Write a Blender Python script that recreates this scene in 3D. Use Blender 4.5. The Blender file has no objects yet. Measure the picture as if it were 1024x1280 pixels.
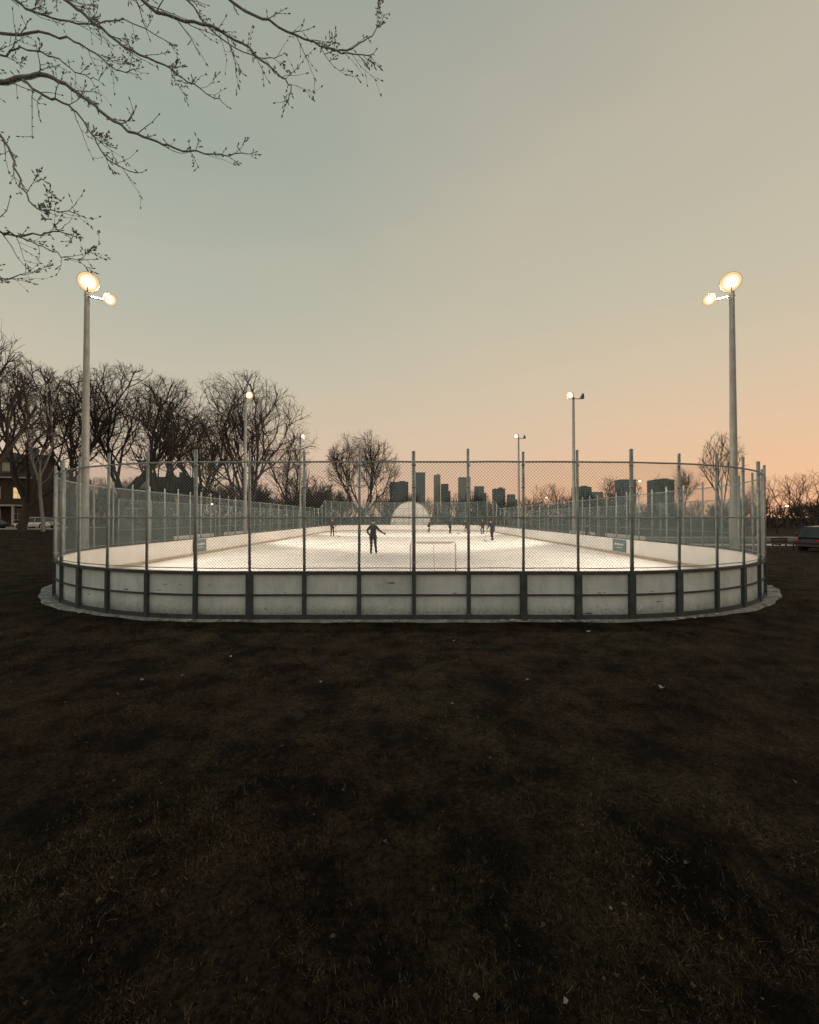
import bpy, math, random
import numpy as np
from mathutils import Vector, Matrix, Quaternion
R=random.Random(7)
S=bpy.context.scene
F=513.0; HC=2.33; HY=647.0
def PX(px,py,D): return Vector(((px-512.5)/F*D, D, HC+(HY-py)/F*D))
def lin(c):
    return tuple(((v/255)/12.92 if v/255<=0.04045 else ((v/255+0.055)/1.055)**2.4) for v in c)
# ------------------------------------------------------------ materials
def mat(name,col,rough=.7,var=.25,scale=4.0,bump=0.0,bscale=None,metal=0,emit=None,estr=0,transl=0,col2=None,stretch=None):
    m=bpy.data.materials.new(name); m.use_nodes=True; nt=m.node_tree; N=nt.nodes; L=nt.links
    b=N['Principled BSDF']; out=N['Material Output']
    b.inputs['Roughness'].default_value=rough; b.inputs['Metallic'].default_value=metal
    tc=N.new('ShaderNodeTexCoord'); mp=N.new('ShaderNodeMapping'); L.new(tc.outputs['Object'],mp.inputs[0])
    if stretch: mp.inputs['Scale'].default_value=stretch
    nz=N.new('ShaderNodeTexNoise'); nz.inputs['Scale'].default_value=scale; nz.inputs['Detail'].default_value=6; nz.inputs['Roughness'].default_value=.65
    L.new(mp.outputs[0],nz.inputs['Vector'])
    cr=N.new('ShaderNodeValToRGB'); L.new(nz.outputs['Fac'],cr.inputs[0])
    c2=col2 if col2 else tuple(min(1,c*(1+var)) for c in col)
    c1=col if col2 else tuple(c*(1-var) for c in col)
    cr.color_ramp.elements[0].position=.3; cr.color_ramp.elements[1].position=.7
    cr.color_ramp.elements[0].color=(*c1,1); cr.color_ramp.elements[1].color=(*c2,1)
    L.new(cr.outputs[0],b.inputs['Base Color'])
    if bump:
        n2=N.new('ShaderNodeTexNoise'); n2.inputs['Scale'].default_value=bscale or scale*4; n2.inputs['Detail'].default_value=5
        L.new(tc.outputs['Object'],n2.inputs['Vector'])
        bp=N.new('ShaderNodeBump'); bp.inputs['Strength'].default_value=bump; bp.inputs['Distance'].default_value=.05
        L.new(n2.outputs['Fac'],bp.inputs['Height']); L.new(bp.outputs[0],b.inputs['Normal'])
    if emit:
        b.inputs['Emission Color'].default_value=(*emit,1); b.inputs['Emission Strength'].default_value=estr
    if transl:
        t=N.new('ShaderNodeBsdfTranslucent'); L.new(cr.outputs[0],t.inputs[0])
        mx=N.new('ShaderNodeMixShader'); mx.inputs[0].default_value=transl
        L.new(b.outputs[0],mx.inputs[1]); L.new(t.outputs[0],mx.inputs[2]); L.new(mx.outputs[0],out.inputs[0])
    return m
def meshmat(name,col,cell,w,square=False):
    m=bpy.data.materials.new(name); m.use_nodes=True; nt=m.node_tree; N=nt.nodes; L=nt.links
    b=N['Principled BSDF']; out=N['Material Output']
    b.inputs['Base Color'].default_value=(*col,1); b.inputs['Roughness'].default_value=.45; b.inputs['Metallic'].default_value=.2
    uv=N.new('ShaderNodeUVMap'); sp=N.new('ShaderNodeSeparateXYZ'); L.new(uv.outputs[0],sp.inputs[0])
    def M(op,a,c=None):
        n=N.new('ShaderNodeMath'); n.operation=op
        for i,v in enumerate((a,c)):
            if v is None: continue
            if isinstance(v,(int,float)): n.inputs[i].default_value=v
            else: L.new(v,n.inputs[i])
        return n.outputs[0]
    if square: A,B=sp.outputs[0],sp.outputs[1]
    else: A=M('ADD',sp.outputs[0],sp.outputs[1]); B=M('SUBTRACT',sp.outputs[0],sp.outputs[1])
    def line(v):
        f=M('FRACT',M('DIVIDE',v,cell)); f=M('ABSOLUTE',M('SUBTRACT',f,.5)); return M('LESS_THAN',f,w/2)
    k=M('MAXIMUM',line(A),line(B))
    t=N.new('ShaderNodeBsdfTransparent'); mx=N.new('ShaderNodeMixShader')
    L.new(k,mx.inputs[0]); L.new(t.outputs[0],mx.inputs[1]); L.new(b.outputs[0],mx.inputs[2]); L.new(mx.outputs[0],out.inputs[0])
    return m
# ------------------------------------------------------------ mesh builder
class MB:
    def __init__(s): s.v=[];s.f=[];s.m=[];s.sm=[]
    def quad(s,a,b,c,d,m=0):
        n=len(s.v); s.v+= [tuple(a),tuple(b),tuple(c),tuple(d)]; s.f.append((n,n+1,n+2,n+3)); s.m.append(m); s.sm.append(False)
    def poly(s,pts,m=0):
        n=len(s.v); s.v+=[tuple(p) for p in pts]; s.f.append(tuple(range(n,n+len(pts)))); s.m.append(m); s.sm.append(False)
    def box(s,c,sz,m=0,tx=(1,0,0),ty=None,tz=(0,0,1)):
        c=Vector(c); X=Vector(tx).normalized(); Z=Vector(tz).normalized(); Y=Z.cross(X) if ty is None else Vector(ty)
        hx,hy,hz=sz[0]/2,sz[1]/2,sz[2]/2; n=len(s.v)
        for dz in(-1,1):
            for dx,dy in((-1,-1),(1,-1),(1,1),(-1,1)): s.v.append(tuple(c+X*hx*dx+Y*hy*dy+Z*hz*dz))
        for q in((3,2,1,0),(4,5,6,7),(0,1,5,4),(1,2,6,5),(2,3,7,6),(3,0,4,7)):
            s.f.append(tuple(n+i for i in q)); s.m.append(m); s.sm.append(False)
    def tube(s,pts,rs,k=6,m=0,cap=True):
        pts=[Vector(p) for p in pts]; n0=len(s.v); N=len(pts)
        for i,p in enumerate(pts):
            d=(pts[min(i+1,N-1)]-pts[max(i-1,0)])
            if d.length<1e-9: d=Vector((0,0,1))
            d.normalize(); a=Vector((0,0,1)) if abs(d.z)<.9 else Vector((1,0,0))
            u=d.cross(a).normalized(); w=d.cross(u); r=rs[i] if hasattr(rs,'__len__') else rs
            for j in range(k):
                t=2*math.pi*j/k; s.v.append(tuple(p+u*(r*math.cos(t))+w*(r*math.sin(t))))
        for i in range(N-1):
            for j in range(k):
                a=n0+i*k+j; b=n0+i*k+(j+1)%k
                s.f.append((a,b,b+k,a+k)); s.m.append(m); s.sm.append(True)
        if cap:
            s.f.append(tuple(n0+j for j in range(k-1,-1,-1))); s.m.append(m); s.sm.append(False)
            s.f.append(tuple(n0+(N-1)*k+j for j in range(k))); s.m.append(m); s.sm.append(False)
    def ball(s,c,r,m=0,nu=10,nv=7,rot=None,fn=None):
        c=Vector(c); n=len(s.v)
        for i in range(nv+1):
            th=math.pi*i/nv
            for j in range(nu):
                ph=2*math.pi*j/nu; p=Vector((r[0]*math.sin(th)*math.cos(ph),r[1]*math.sin(th)*math.sin(ph),r[2]*math.cos(th)))
                if fn: p=fn(p)
                if rot: p=rot@p
                s.v.append(tuple(c+p))
        for i in range(nv):
            for j in range(nu):
                a=n+i*nu+j; b=n+i*nu+(j+1)%nu
                s.f.append((a,a+nu,b+nu,b)); s.m.append(m); s.sm.append(True)
    def build(s,name,mats,parent=None,loc=None):
        me=bpy.data.meshes.new(name); me.from_pydata(s.v,[],s.f); 
        for x in mats: me.materials.append(x)
        me.polygons.foreach_set('material_index',s.m); me.polygons.foreach_set('use_smooth',s.sm); me.update()
        o=bpy.data.objects.new(name,me); S.collection.objects.link(o)
        if parent: o.parent=parent
        if loc: o.location=loc
        return o
def empty(name,loc=(0,0,0),rz=0):
    e=bpy.data.objects.new(name,None); S.collection.objects.link(e); e.location=loc; e.rotation_euler=(0,0,rz); return e
# ------------------------------------------------------------ camera
cam=bpy.data.cameras.new('camera'); co=bpy.data.objects.new('camera',cam); S.collection.objects.link(co)
cam.sensor_fit='HORIZONTAL'; cam.sensor_width=36; cam.lens=F/1024*36; cam.clip_start=.05; cam.clip_end=6000
co.location=(0,0,HC); co.rotation_euler=(math.radians(90)+math.atan(7/F),0,0); S.camera=co
S.view_settings.view_transform='Standard'; S.view_settings.look='None'; S.view_settings.exposure=0
# ------------------------------------------------------------ world
W=bpy.data.worlds.new('World'); S.world=W; W.use_nodes=True; nt=W.node_tree; N=nt.nodes; L=nt.links
for n in list(N): N.remove(n)
out=N.new('ShaderNodeOutputWorld'); tc=N.new('ShaderNodeTexCoord'); sp=N.new('ShaderNodeSeparateXYZ'); L.new(tc.outputs['Generated'],sp.inputs[0])
def ramp(stops):
    r=N.new('ShaderNodeValToRGB'); e=r.color_ramp.elements
    while len(e)<len(stops): e.new(.5)
    for i,(p,c) in enumerate(stops): e[i].position=p; e[i].color=(*lin(c),1)
    L.new(sp.outputs[2],r.inputs[0]); return r
rl=ramp([(0,(222,180,156)),(.08,(217,190,168)),(.18,(208,193,172)),(.30,(197,191,172)),(.44,(182,184,168)),(.62,(161,170,159)),(.80,(146,160,153)),(1,(138,150,146))])
rr=ramp([(0,(248,184,142)),(.08,(240,192,153)),(.18,(227,196,164)),(.30,(214,196,169)),(.44,(202,192,169)),(.62,(192,184,165)),(.80,(180,174,157)),(1,(150,158,148))])
mr=N.new('ShaderNodeMapRange'); mr.inputs[1].default_value=-.66; mr.inputs[2].default_value=.66; L.new(sp.outputs[0],mr.inputs[0]); mr.interpolation_type='SMOOTHSTEP'
nz=N.new('ShaderNodeTexNoise'); mp=N.new('ShaderNodeMapping'); mp.inputs['Scale'].default_value=(1.0,1.2,3.2); mp.inputs['Rotation'].default_value=(0,.5,.3)
L.new(tc.outputs['Generated'],mp.inputs[0]); L.new(mp.outputs[0],nz.inputs['Vector']); nz.inputs['Scale'].default_value=1.7; nz.inputs['Detail'].default_value=5
ad=N.new('ShaderNodeMath'); ad.operation='MULTIPLY_ADD'; L.new(nz.outputs['Fac'],ad.inputs[0]); ad.inputs[1].default_value=.8; ad.inputs[2].default_value=-.4
ad2=N.new('ShaderNodeMath'); ad2.operation='ADD'; ad2.use_clamp=True; L.new(ad.outputs[0],ad2.inputs[0]); L.new(mr.outputs[0],ad2.inputs[1])
mx=N.new('ShaderNodeMix'); mx.data_type='RGBA'; L.new(ad2.outputs[0],mx.inputs[0]); L.new(rl.outputs[0],mx.inputs[6]); L.new(rr.outputs[0],mx.inputs[7])
bg=N.new('ShaderNodeBackground'); L.new(mx.outputs[2],bg.inputs[0]); bg.inputs[1].default_value=.98
sk=N.new('ShaderNodeTexSky'); sk.sky_type='NISHITA'; sk.sun_disc=False; sk.sun_elevation=math.radians(1.5); sk.sun_rotation=math.radians(50)
bg2=N.new('ShaderNodeBackground'); L.new(sk.outputs[0],bg2.inputs[0]); bg2.inputs[1].default_value=.003
As=N.new('ShaderNodeAddShader'); L.new(bg.outputs[0],As.inputs[0]); L.new(bg2.outputs[0],As.inputs[1]); L.new(As.outputs[0],out.inputs[0])
sun=bpy.data.lights.new('sun','SUN'); sun.energy=.12; sun.angle=math.radians(6); sun.color=(1,.7,.45)
so=bpy.data.objects.new('sun',sun); S.collection.objects.link(so)
az=math.radians(50); el=math.radians(2.5)
sd=Vector((math.sin(az)*math.cos(el),math.cos(az)*math.cos(el),math.sin(el))); so.rotation_euler=(-sd).to_track_quat('-Z','Y').to_euler()
# ------------------------------------------------------------ rink path
Y0=9.3; RR=8.5; A=4.1; LS=44.0; ARC=math.pi/2*RR; PER=4*A+2*LS+4*ARC
def path(s):
    s=s%PER
    segs=[('l',A,(0,Y0),(1,0)),('a',ARC,(A,Y0+RR),-90),('l',LS,(A+RR,Y0+RR),(0,1)),('a',ARC,(A,Y0+RR+LS),0),('l',2*A,(A,Y0+2*RR+LS),(-1,0)),
          ('a',ARC,(-A,Y0+RR+LS),90),('l',LS,(-A-RR,Y0+RR+LS),(0,-1)),('a',ARC,(-A,Y0+RR),180),('l',A,(-A,Y0),(1,0))]
    for k,l,c,d in segs:
        if s<=l+1e-9:
            if k=='l': return Vector((c[0]+d[0]*s,c[1]+d[1]*s,0)),Vector((d[0],d[1],0))
            t=math.radians(d)+s/RR; return Vector((c[0]+RR*math.cos(t),c[1]+RR*math.sin(t),0)),Vector((-math.sin(t),math.cos(t),0))
        s-=l
    return path(0)
def nrm(t): return Vector((t.y,-t.x,0))
def rink_sd(x,y):
    qx=np.abs(x)-A; cy=Y0+RR+LS/2; qy=np.abs(y-cy)-LS/2
    return np.hypot(np.maximum(qx,0),np.maximum(qy,0))+np.minimum(np.maximum(qx,qy),0)-RR
BT=1.12; ICE=.12
# ------------------------------------------------------------ ground
def hgt(x,y):
    t=np.clip((-x-24)/16,0,1); t=t*t*(3-2*t)
    u=np.clip((y-10)/20,0,1)
    g=.9*t*u
    m=np.clip((8.8-y)/3,0,1)
    g=g+m*.035*(np.sin(x*1.7+.4*y)*np.cos(y*1.3)+.6*np.sin(x*.6+2))
    return g
def axis(hi,near,st):
    a=list(np.arange(-near,near+1e-6,st)); v=near; d=st
    b=[]
    while v<hi: d*=1.25; v+=d; b.append(v)
    return np.array([-q for q in b[::-1]]+a+b)
gx=axis(3500,62,.8); gy=axis(3500,30,.5)+20
X,Yg=np.meshgrid(gx,gy); Z=hgt(X,Yg); nx=len(gx); ny=len(gy)
v=np.stack([X.ravel(),Yg.ravel(),Z.ravel()],1)
idx=np.arange(nx*ny).reshape(ny,nx); f=np.stack([idx[:-1,:-1].ravel(),idx[:-1,1:].ravel(),idx[1:,1:].ravel(),idx[1:,:-1].ravel()],1)
me=bpy.data.meshes.new('ground'); me.from_pydata(v.tolist(),[],f.tolist()); me.polygons.foreach_set('use_smooth',[True]*len(f))
def groundmat(k=1.0,name='grass_ground',blade=False):
    m=bpy.data.materials.new(name); m.use_nodes=True; nt=m.node_tree; N=nt.nodes; L=nt.links; b=N['Principled BSDF']; b.inputs['Roughness'].default_value=.95
    b.inputs['Specular IOR Level'].default_value=.12
    tc=N.new('ShaderNodeTexCoord')
    def nz(sc,de=6,ro=.6):
        n=N.new('ShaderNodeTexNoise'); n.inputs['Scale'].default_value=sc; n.inputs['Detail'].default_value=de; n.inputs['Roughness'].default_value=ro; L.new(tc.outputs['Object'],n.inputs['Vector']); return n
    a=nz(.3,5); c=nz(60 if blade else 24,8,.85); d=nz(1.3,8,.75)
    r1=N.new('ShaderNodeValToRGB'); L.new(c.outputs[0],r1.inputs[0]); e=r1.color_ramp.elements; e[0].position=.41; e[0].color=(.004*k,.003*k,.002*k,1); e[1].position=.62; e[1].color=(.062*k,.041*k,.027*k,1)
    r2=N.new('ShaderNodeValToRGB'); L.new(c.outputs[0],r2.inputs[0]); e=r2.color_ramp.elements; e[0].position=.41; e[0].color=(.006*k,.0048*k,.003*k,1); e[1].position=.62; e[1].color=(.066*k,.054*k,.031*k,1)
    mr=N.new('ShaderNodeMapRange'); L.new(a.outputs[0],mr.inputs[0]); mr.inputs[1].default_value=.42; mr.inputs[2].default_value=.62
    mx=N.new('ShaderNodeMix'); mx.data_type='RGBA'; L.new(mr.outputs[0],mx.inputs[0]); L.new(r1.outputs[0],mx.inputs[6]); L.new(r2.outputs[0],mx.inputs[7])
    m2=N.new('ShaderNodeMapRange'); L.new(d.outputs[0],m2.inputs[0]); m2.inputs[1].default_value=.42; m2.inputs[2].default_value=.60; m2.inputs[3].default_value=.22; m2.inputs[4].default_value=1.5
    mu=N.new('ShaderNodeVectorMath'); mu.operation='SCALE'; L.new(mx.outputs[2],mu.inputs[0]); L.new(m2.outputs[0],mu.inputs['Scale'])
    L.new(mu.outputs[0],b.inputs['Base Color'])
    if not blade:
        bp=N.new('ShaderNodeBump'); bp.inputs['Strength'].default_value=1; bp.inputs['Distance'].default_value=.05; L.new(c.outputs[0],bp.inputs['Height']); L.new(bp.outputs[0],b.inputs['Normal'])
    return m
me.materials.append(groundmat(.9)); go=bpy.data.objects.new('ground',me); S.collection.objects.link(go)
rng=np.random.default_rng(3)
def blades(name,n,m,hmin,hmax,wid,ymin,ymax,patch=None):
    y=ymin*np.exp(rng.random(n)**.85*np.log(ymax/ymin)); x=(rng.random(n)*2-1)*(y*1.06+.6)
    k=rink_sd(x,y)>.4
    pn=np.sin(x*1.9+np.sin(y*1.3)*2)+np.cos(y*2.3+np.sin(x*1.1)*2)+.8*np.sin(x*5.1+y*4.3)+.8*np.sin(x*11+3*np.sin(y*9))
    if patch is not None: k&=(pn+rng.normal(0,.9,n))>patch
    x=x[k];y=y[k]; n=len(x); z=hgt(x,y)-.004
    sc=np.maximum(1,y/5)**.6
    h=(hmin+(hmax-hmin)*rng.random(n)**2)*sc; w=wid*sc*(.6+.8*rng.random(n))
    an=rng.random(n)*2*np.pi; le=.3+rng.random(n)*1.25; la=rng.random(n)*2*np.pi
    dx=np.cos(an)*w;dy=np.sin(an)*w
    tx=np.cos(la)*np.sin(le)*h; ty=np.sin(la)*np.sin(le)*h; tz=np.cos(le)*h+.004
    V=np.empty((n*3,3)); V[0::3]=np.stack([x-dx,y-dy,z],1); V[1::3]=np.stack([x+dx,y+dy,z],1); V[2::3]=np.stack([x+tx,y+ty,z+tz],1)
    me=bpy.data.meshes.new(name); me.vertices.add(n*3); me.vertices.foreach_set('co',V.ravel()); me.loops.add(n*3); me.loops.foreach_set('vertex_index',np.arange(n*3)); me.polygons.add(n); me.polygons.foreach_set('loop_start',np.arange(n)*3); me.update(calc_edges=True); me.validate()
    me.materials.append(m)
    o=bpy.data.objects.new(name,me); S.collection.objects.link(o)
blades('dry_grass',320000,groundmat(2.3,'dry_blade',True),.012,.06,.0025,1.5,34,patch=-.9)
blades('green_grass',90000,groundmat(1.9,'green_blade',True),.015,.055,.0022,1.5,30,patch=.6)
blades('straw_grass',60000,mat('straw_blade',(.04,.03,.02),.85,col2=(.20,.155,.105),scale=40),.02,.07,.0022,1.5,30,patch=.3)
lb=MB()
for i in range(260):
    y=1.8*math.exp(R.random()*math.log(14)); x=R.uniform(-1,1)*(y+.5)
    if rink_sd(np.array(x),np.array(y))<.4: continue
    z=float(hgt(np.array(x),np.array(y)))+.012; r=R.uniform(.008,.02)*(1+y*.05); a=R.random()*6.28
    pts=[]
    for j in range(7):
        t=a+j*6.28/7; q=r*(1 if j%2 else .55)*(1.5 if j==0 else 1); pts.append((x+q*math.cos(t),y+q*math.sin(t)*.8,z+R.uniform(-.004,.014)))
    lb.poly(pts,0)
for (px,py,s) in [(595,1240,.018),(705,1245,.014),(760,1135,.014),(825,860,.045),(565,882,.03),(402,855,.025),(990,975,.02),(568,803,.05),(290,822,.04),(230,845,.035),(660,850,.05),(150,870,.03),(735,790,.05),(180,850,.04)]:
    D=HC*F/(py-HY); x=(px-512.5)/F*D; z=float(hgt(np.array(x),np.array(D)))+.02; a=R.random()*6
    pts=[(x+s*q*math.cos(a+t),D+s*q*math.sin(a+t),z+R.uniform(-.01,.02)) for t,q in((0,1.),(.8,.4),(1.6,.7),(2.2,.5),(3.3,1.),(4.3,.35),(5.3,.8))]
    lb.poly(pts,1)
lb.build('fallen_leaves',[mat('dead_leaf',(.05,.034,.022),.7,.4),mat('pale_litter',(.24,.23,.21),.6,.3)])
# ------------------------------------------------------------ ice
def icemat():
    m=bpy.data.materials.new('ice'); m.use_nodes=True; nt=m.node_tree; N=nt.nodes; L=nt.links; b=N['Principled BSDF']
    tc=N.new('ShaderNodeTexCoord'); n=N.new('ShaderNodeTexNoise'); n.inputs['Scale'].default_value=.5; n.inputs['Detail'].default_value=8; n.inputs['Roughness'].default_value=.7; L.new(tc.outputs['Object'],n.inputs[0])
    r=N.new('ShaderNodeValToRGB'); e=r.color_ramp.elements; e[0].position=.3; e[0].color=(.72,.68,.66,1); e[1].position=.65; e[1].color=(.89,.85,.83,1); L.new(n.outputs[0],r.inputs[0]); L.new(r.outputs[0],b.inputs['Base Color'])
    r2=N.new('ShaderNodeMapRange'); L.new(n.outputs[0],r2.inputs[0]); r2.inputs[3].default_value=.3; r2.inputs[4].default_value=.65; L.new(r2.outputs[0],b.inputs['Roughness'])
    n3=N.new('ShaderNodeTexNoise'); n3.inputs['Scale'].default_value=9; n3.inputs['Detail'].default_value=8; L.new(tc.outputs['Object'],n3.inputs[0])
    bp=N.new('ShaderNodeBump'); bp.inputs['Strength'].default_value=.25; bp.inputs['Distance'].default_value=.02; L.new(n3.outputs[0],bp.inputs['Height']); L.new(bp.outputs[0],b.inputs['Normal'])
    return m
ib=MB(); pts=[]
for i in range(160):
    p,t=path(PER*i/160); q=p-nrm(t)*.03; pts.append((q.x,q.y,ICE))
ib.poly(pts,0)
ib.build('ice_rink',[icemat()])
# ------------------------------------------------------------ boards
M_steel=mat('galvanised_steel',(.27,.30,.30),.5,.3,6,metal=.2)
M_frame=mat('dark_frame_steel',(.04,.055,.063),.55,.4,5,.2)
def panelmat():
    m=bpy.data.materials.new('board_panel'); m.use_nodes=True; nt=m.node_tree; N=nt.nodes; L=nt.links; b=N['Principled BSDF']; out=N['Material Output']; b.inputs['Roughness'].default_value=.45
    tc=N.new('ShaderNodeTexCoord'); mp=N.new('ShaderNodeMapping'); L.new(tc.outputs['Object'],mp.inputs[0]); mp.inputs['Scale'].default_value=(1,1,.25)
    def nz(sc,de,src):
        n=N.new('ShaderNodeTexNoise'); n.inputs['Scale'].default_value=sc; n.inputs['Detail'].default_value=de; n.inputs['Roughness'].default_value=.7; L.new(src,n.inputs['Vector']); return n
    a=nz(4,7,mp.outputs[0]); c=nz(.8,4,tc.outputs['Object']); g=nz(14,6,tc.outputs['Object'])
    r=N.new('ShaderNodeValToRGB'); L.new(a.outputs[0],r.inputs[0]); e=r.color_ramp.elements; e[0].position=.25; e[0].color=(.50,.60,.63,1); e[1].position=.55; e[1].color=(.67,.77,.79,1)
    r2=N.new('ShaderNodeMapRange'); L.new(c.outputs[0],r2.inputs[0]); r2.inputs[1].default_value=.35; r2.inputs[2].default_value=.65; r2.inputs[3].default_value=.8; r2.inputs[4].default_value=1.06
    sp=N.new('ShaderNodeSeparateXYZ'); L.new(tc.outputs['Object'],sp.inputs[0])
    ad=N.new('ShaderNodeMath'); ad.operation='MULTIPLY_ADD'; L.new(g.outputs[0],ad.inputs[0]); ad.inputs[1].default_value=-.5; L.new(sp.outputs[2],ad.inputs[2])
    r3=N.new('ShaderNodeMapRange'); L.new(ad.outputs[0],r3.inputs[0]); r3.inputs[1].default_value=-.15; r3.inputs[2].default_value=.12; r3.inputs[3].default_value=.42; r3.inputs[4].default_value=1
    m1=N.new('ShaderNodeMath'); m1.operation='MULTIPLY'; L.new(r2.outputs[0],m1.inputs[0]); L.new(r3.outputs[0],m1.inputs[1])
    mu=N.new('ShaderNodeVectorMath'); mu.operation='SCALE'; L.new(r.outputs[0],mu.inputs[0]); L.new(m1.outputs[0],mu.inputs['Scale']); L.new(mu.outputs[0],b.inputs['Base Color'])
    bp=N.new('ShaderNodeBump'); bp.inputs['Strength'].default_value=.5; bp.inputs['Distance'].default_value=.08; L.new(c.outputs[0],bp.inputs['Height']); L.new(bp.outputs[0],b.inputs['Normal'])
    L.new(b.outputs[0],out.inputs[0])
    return m
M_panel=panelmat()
M_inner=mat('rink_board_inner',(.66,.64,.62),.45,scale=2,col2=(.8,.78,.76))
M_conc=mat('icy_concrete',(.07,.07,.068),.8,scale=3.5,col2=(.42,.43,.43),bump=.5)
M_kick=mat('kick_strip',(.45,.38,.28),.6)
NP=128; SP=PER/NP; S0=.1
be=empty('rink_boards')
pb=MB(); ns=NP*4
for i in range(ns):
    s0=PER*i/ns; s1=PER*(i+1)/ns
    p0,t0=path(s0);p1,t1=path(s1 if i<ns-1 else 0); n0=nrm(t0);n1=nrm(t1)
    def P(p,n,o,z): q=p+n*o; return (q.x,q.y,z)
    pb.quad(P(p0,n0,.012,.1),P(p1,n1,.012,.1),P(p1,n1,.012,BT-.03),P(p0,n0,.012,BT-.03),0)
    pb.quad(P(p1,n1,-.008,.1),P(p0,n0,-.008,.1),P(p0,n0,-.008,BT-.03),P(p1,n1,-.008,BT-.03),3)
    pb.quad(P(p0,n0,-.02,BT),P(p0,n0,.075,BT),P(p1,n1,.075,BT),P(p1,n1,-.02,BT),1)
    pb.quad(P(p0,n0,.075,BT-.07),P(p1,n1,.075,BT-.07),P(p1,n1,.075,BT),P(p0,n0,.075,BT),1)
    pb.quad(P(p1,n1,-.02,BT-.045),P(p0,n0,-.02,BT-.045),P(p0,n0,-.02,BT),P(p1,n1,-.02,BT),1)
    pb.quad(P(p0,n0,.075,BT-.07),P(p0,n0,-.02,BT-.07),P(p1,n1,-.02,BT-.07),P(p1,n1,.075,BT-.07),1)
    for z0,z1,o in((.565,.605,.06),(.05,.14,.065)):
        pb.quad(P(p0,n0,o,z0),P(p1,n1,o,z0),P(p1,n1,o,z1),P(p0,n0,o,z1),1)
        pb.quad(P(p0,n0,.013,z1),P(p0,n0,o,z1),P(p1,n1,o,z1),P(p1,n1,.013,z1),1)
        pb.quad(P(p1,n1,.013,z0),P(p1,n1,o,z0),P(p0,n0,o,z0),P(p0,n0,.013,z0),1)
    pb.quad(P(p1,n1,-.014,ICE),P(p0,n0,-.014,ICE),P(p0,n0,-.014,ICE+.15),P(p1,n1,-.014,ICE+.15),2)
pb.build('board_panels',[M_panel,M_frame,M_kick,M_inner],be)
fb=MB()
for i in range(NP):
    s=S0+SP*i; p,t=path(s); n=nrm(t)
    w=.085
    if R.random()<.3: w=.15
    c=p+n*.05; fb.box((c.x,c.y,.56),(w,.075,1.08),0,t)
    if R.random()<.12:
        p2,t2=path(s+.2); c=p2+nrm(t2)*.05; fb.box((c.x,c.y,.56),(.07,.07,1.06),0,t2)
fb.build('frame_posts',[M_frame],be)
kb=MB()
for i in range(110):
    s=R.uniform(-24,24); p,t=path(s); n=nrm(t); z=R.choice([R.uniform(.16,.22),R.uniform(.62,.68),R.uniform(.2,.95)]); w=R.uniform(.04,.25); h=R.uniform(.006,.022)
    c=p+n*.0165
    q=[]
    for j in range(8):
        a=j/8*6.283; q.append(c+t*(w*.5*math.cos(a)*R.uniform(.5,1.1))+Vector((0,0,h*math.sin(a)*R.uniform(.4,1.3)+z)))
    kb.poly(q,0)
kb.build('scuffs',[mat('scuff',(.2,.21,.21),.8,.4)],be)
for sx in(-1,1):
    sb=MB(); x=sx*12.57; k=-sx
    sb.box((x+k*.025,24.6,.66),(1.5,.012,.72),0,(0,1,0)); sb.box((x+k*.035,24.6,.74),(1.05,.01,.1),1,(0,1,0)); sb.box((x+k*.035,24.6,.55),(.7,.01,.05),1,(0,1,0))
    sb.build('advert_sign',[mat('sign_teal',(.10,.17,.18),.4,.2),mat('sign_text',(.5,.5,.48),.4,.1)])
ns=420; kb=MB(); 
for i in range(ns):
    def q(k):
        s=PER*k/ns; p,t=path(s%PER if k<ns else 0); n=nrm(t); front=min(s,PER-s)
        o=.12+.34*min(1,max(0,(front-7)/6))+.03*math.sin(k*1.7)+.03*math.sin(k*.61); return p,n,o
    p0,n0,o0=q(i); p1,n1,o1=q((i+1)%ns)
    a0=p0+n0*-.02; b0=p0+n0*o0; a1=p1+n1*-.02; b1=p1+n1*o1; z=.048
    kb.quad((a0.x,a0.y,z),(b0.x,b0.y,z),(b1.x,b1.y,z),(a1.x,a1.y,z)); c0=b0+n0*.04; c1=b1+n1*.04
    kb.quad((b0.x,b0.y,z),(c0.x,c0.y,-.05),(c1.x,c1.y,-.05),(b1.x,b1.y,z))
kb.build('concrete_kerb',[M_conc])
ib=MB()
for i in range(150):
    s=R.uniform(-26,26); p,t=path(s); n=nrm(t); c=p+n*R.uniform(.1,.22+.25*min(1,max(0,(abs(s)-7)/6))); r=R.uniform(.02,.09)
    ib.ball((c.x,c.y,.045),(r,r*R.uniform(.4,.9),r*R.uniform(.1,.3)),0,8,5,rot=Matrix.Rotation(R.random()*6,3,'Z'),fn=lambda q:q*R.uniform(.85,1.12))
ib.build('snow_clumps',[mat('dirty_snow',(.28,.29,.29),.8,col2=(.6,.61,.61),scale=8,bump=.4)])
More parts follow.
